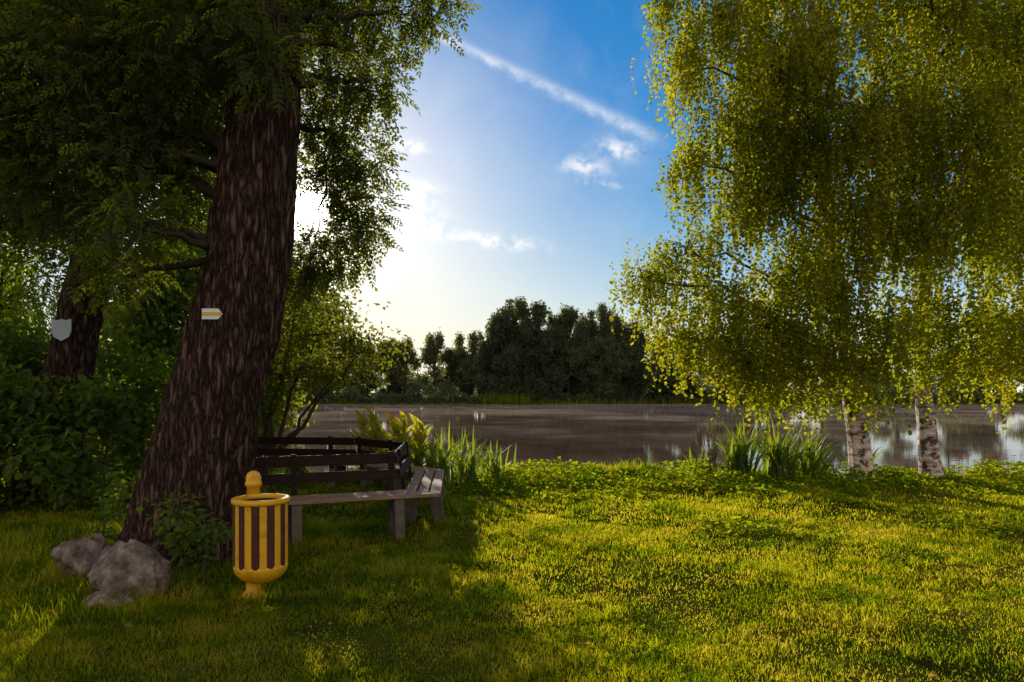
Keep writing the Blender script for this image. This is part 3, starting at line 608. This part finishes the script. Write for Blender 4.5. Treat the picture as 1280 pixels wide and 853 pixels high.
# soft shoulder so the solar side of the sky does not burn out
bw=N(nt,'ShaderNodeRGBToBW'); l.new(sky.outputs[0],bw.inputs[0])
comp=M('DIVIDE',1.32,M('ADD',1.0,M('DIVIDE',bw.outputs[0],6.0)))
hs=N(nt,'ShaderNodeHueSaturation'); hs.inputs['Saturation'].default_value=1.8; l.new(scalev(sky.outputs[0],comp),hs.inputs['Color'])
tc=N(nt,'ShaderNodeTexCoord'); sp=N(nt,'ShaderNodeSeparateXYZ'); l.new(tc.outputs['Generated'],sp.inputs[0])
yy=M('MAXIMUM',sp.outputs['Y'],.05); u=M('DIVIDE',sp.outputs['X'],yy); v=M('DIVIDE',sp.outputs['Z'],yy)
front=M('GREATER_THAN',sp.outputs['Y'],.1)
cb=N(nt,'ShaderNodeCombineXYZ'); l.new(u,cb.inputs[0]); l.new(v,cb.inputs[1])
n1=N(nt,'ShaderNodeTexNoise',Scale=38.0,Detail=4.0,Roughness=.65); l.new(cb.outputs[0],n1.inputs['Vector'])
n2=N(nt,'ShaderNodeTexNoise',Scale=9.0,Detail=3.0,Roughness=.55,Distortion=.6); l.new(cb.outputs[0],n2.inputs['Vector'])
ax,ay,bx_,by_=-.11,.525,.225,.365; Lc=math.hypot(bx_-ax,by_-ay); tx,ty=(bx_-ax)/Lc,(by_-ay)/Lc
du=M('SUBTRACT',u,ax); dv=M('SUBTRACT',v,ay)
s_=M('ADD',M('MULTIPLY',du,tx),M('MULTIPLY',dv,ty)); t_=M('SUBTRACT',M('MULTIPLY',dv,tx),M('MULTIPLY',du,ty))
t_=M('ADD',t_,M('MULTIPLY',M('SUBTRACT',n1.outputs['Fac'],.5),.014))
wd=M('ADD',M('MULTIPLY',s_,.012),.0065)
q=M('DIVIDE',t_,wd); ct=M('EXPONENT',M('MULTIPLY',M('MULTIPLY',q,q),-1.0))
m1=N(nt,'ShaderNodeMapRange',interpolation_type='SMOOTHSTEP'); l.new(s_,m1.inputs[0]); m1.inputs[1].default_value=-.06; m1.inputs[2].default_value=.02
m2=N(nt,'ShaderNodeMapRange',interpolation_type='SMOOTHSTEP'); l.new(s_,m2.inputs[0]); m2.inputs[1].default_value=Lc+.02; m2.inputs[2].default_value=Lc-.05
ct=M('MULTIPLY',M('MULTIPLY',ct,m1.outputs[0]),m2.outputs[0])
ct=M('MULTIPLY',ct,M('MULTIPLY_ADD',n1.outputs['Fac'],1.7,-.3))
tot=M('MULTIPLY',ct,.66)
nn=M('MULTIPLY_ADD',n1.outputs['Fac'],5.0,-1.9,True)
for (cu,cv,ru,rv,st_) in [(-.147,.36,.022,.010,.9),(-.152,.253,.055,.020,1.0),(-.135,.28,.025,.012,.9),(-.03,.222,.065,.010,1.0),(.105,.33,.032,.013,.8),(.155,.355,.03,.014,.8),(.13,.305,.03,.005,.5),(-.13,.302,.03,.01,.6)]:
    a_=M('DIVIDE',M('SUBTRACT',u,cu),ru); b_=M('DIVIDE',M('ADD',M('SUBTRACT',v,cv),M('MULTIPLY',M('SUBTRACT',u,cu),.12)),rv)
    e_=M('EXPONENT',M('MULTIPLY',M('ADD',M('MULTIPLY',a_,a_),M('MULTIPLY',b_,b_)),-1.0))
    tot=M('ADD',tot,M('MULTIPLY',M('MULTIPLY',e_,nn),st_))
ve=M('MULTIPLY_ADD',n2.outputs['Fac'],1.6,-.75,True); tot=M('ADD',tot,M('MULTIPLY',ve,.18))
tot=M('MULTIPLY',tot,front,None,True)
def mixc(f,a,b):
    n=N(nt,'ShaderNodeMixRGB'); l.new(f,n.inputs[0]); l.new(a,n.inputs[1])
    if isinstance(b,tuple): n.inputs[2].default_value=b
    else: l.new(b,n.inputs[2])
    return n.outputs[0]
c1=mixc(tot,hs.outputs[0],(7.2,7.2,7.3,1))
# pale morning haze low on the horizon
hz=M('EXPONENT',M('MULTIPLY',M('MAXIMUM',sp.outputs['Z'],0),-7.0)); c1=mixc(M('MULTIPLY',hz,.9),c1,(7.0,7.1,7.1,1))
# bright cloud added to the unseen sky behind the viewer, to fill the shadows
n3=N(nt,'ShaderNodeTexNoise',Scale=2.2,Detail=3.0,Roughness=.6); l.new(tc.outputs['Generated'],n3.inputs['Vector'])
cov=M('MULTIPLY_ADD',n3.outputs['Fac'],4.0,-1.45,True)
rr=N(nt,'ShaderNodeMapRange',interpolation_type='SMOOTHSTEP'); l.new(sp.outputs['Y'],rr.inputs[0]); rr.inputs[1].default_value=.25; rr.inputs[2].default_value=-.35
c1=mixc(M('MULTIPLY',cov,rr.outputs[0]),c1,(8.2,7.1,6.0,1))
# aureole of the sun
dt=N(nt,'ShaderNodeVectorMath',operation='DOT_PRODUCT'); l.new(tc.outputs['Generated'],dt.inputs[0]); dt.inputs[1].default_value=sv
dp=M('MAXIMUM',dt.outputs['Value'],0)
gs=M('ADD',M('ADD',M('MULTIPLY',M('POWER',dp,9000),500),M('MULTIPLY',M('POWER',dp,400),9)),M('MULTIPLY',M('POWER',dp,36),2.4))
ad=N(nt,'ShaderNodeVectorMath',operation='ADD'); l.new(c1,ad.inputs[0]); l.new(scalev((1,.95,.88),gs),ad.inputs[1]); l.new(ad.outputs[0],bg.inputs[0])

# ------------------------------------------------------------------ camera
cam=D.cameras.new('camera'); cam.lens=24; cam.sensor_width=36; cam.shift_y=.05; cam.clip_end=5000; cam.clip_start=.05
co=D.objects.new('camera',cam); co.location=(0,0,1.6); co.rotation_euler=(math.radians(90),0,0); sc.collection.objects.link(co); sc.camera=co
sc.view_settings.view_transform='Standard'; sc.view_settings.look='None'; sc.view_settings.exposure=0
print('polys',sum(len(o.data.polygons) for o in sc.objects if o.type=='MESH'))
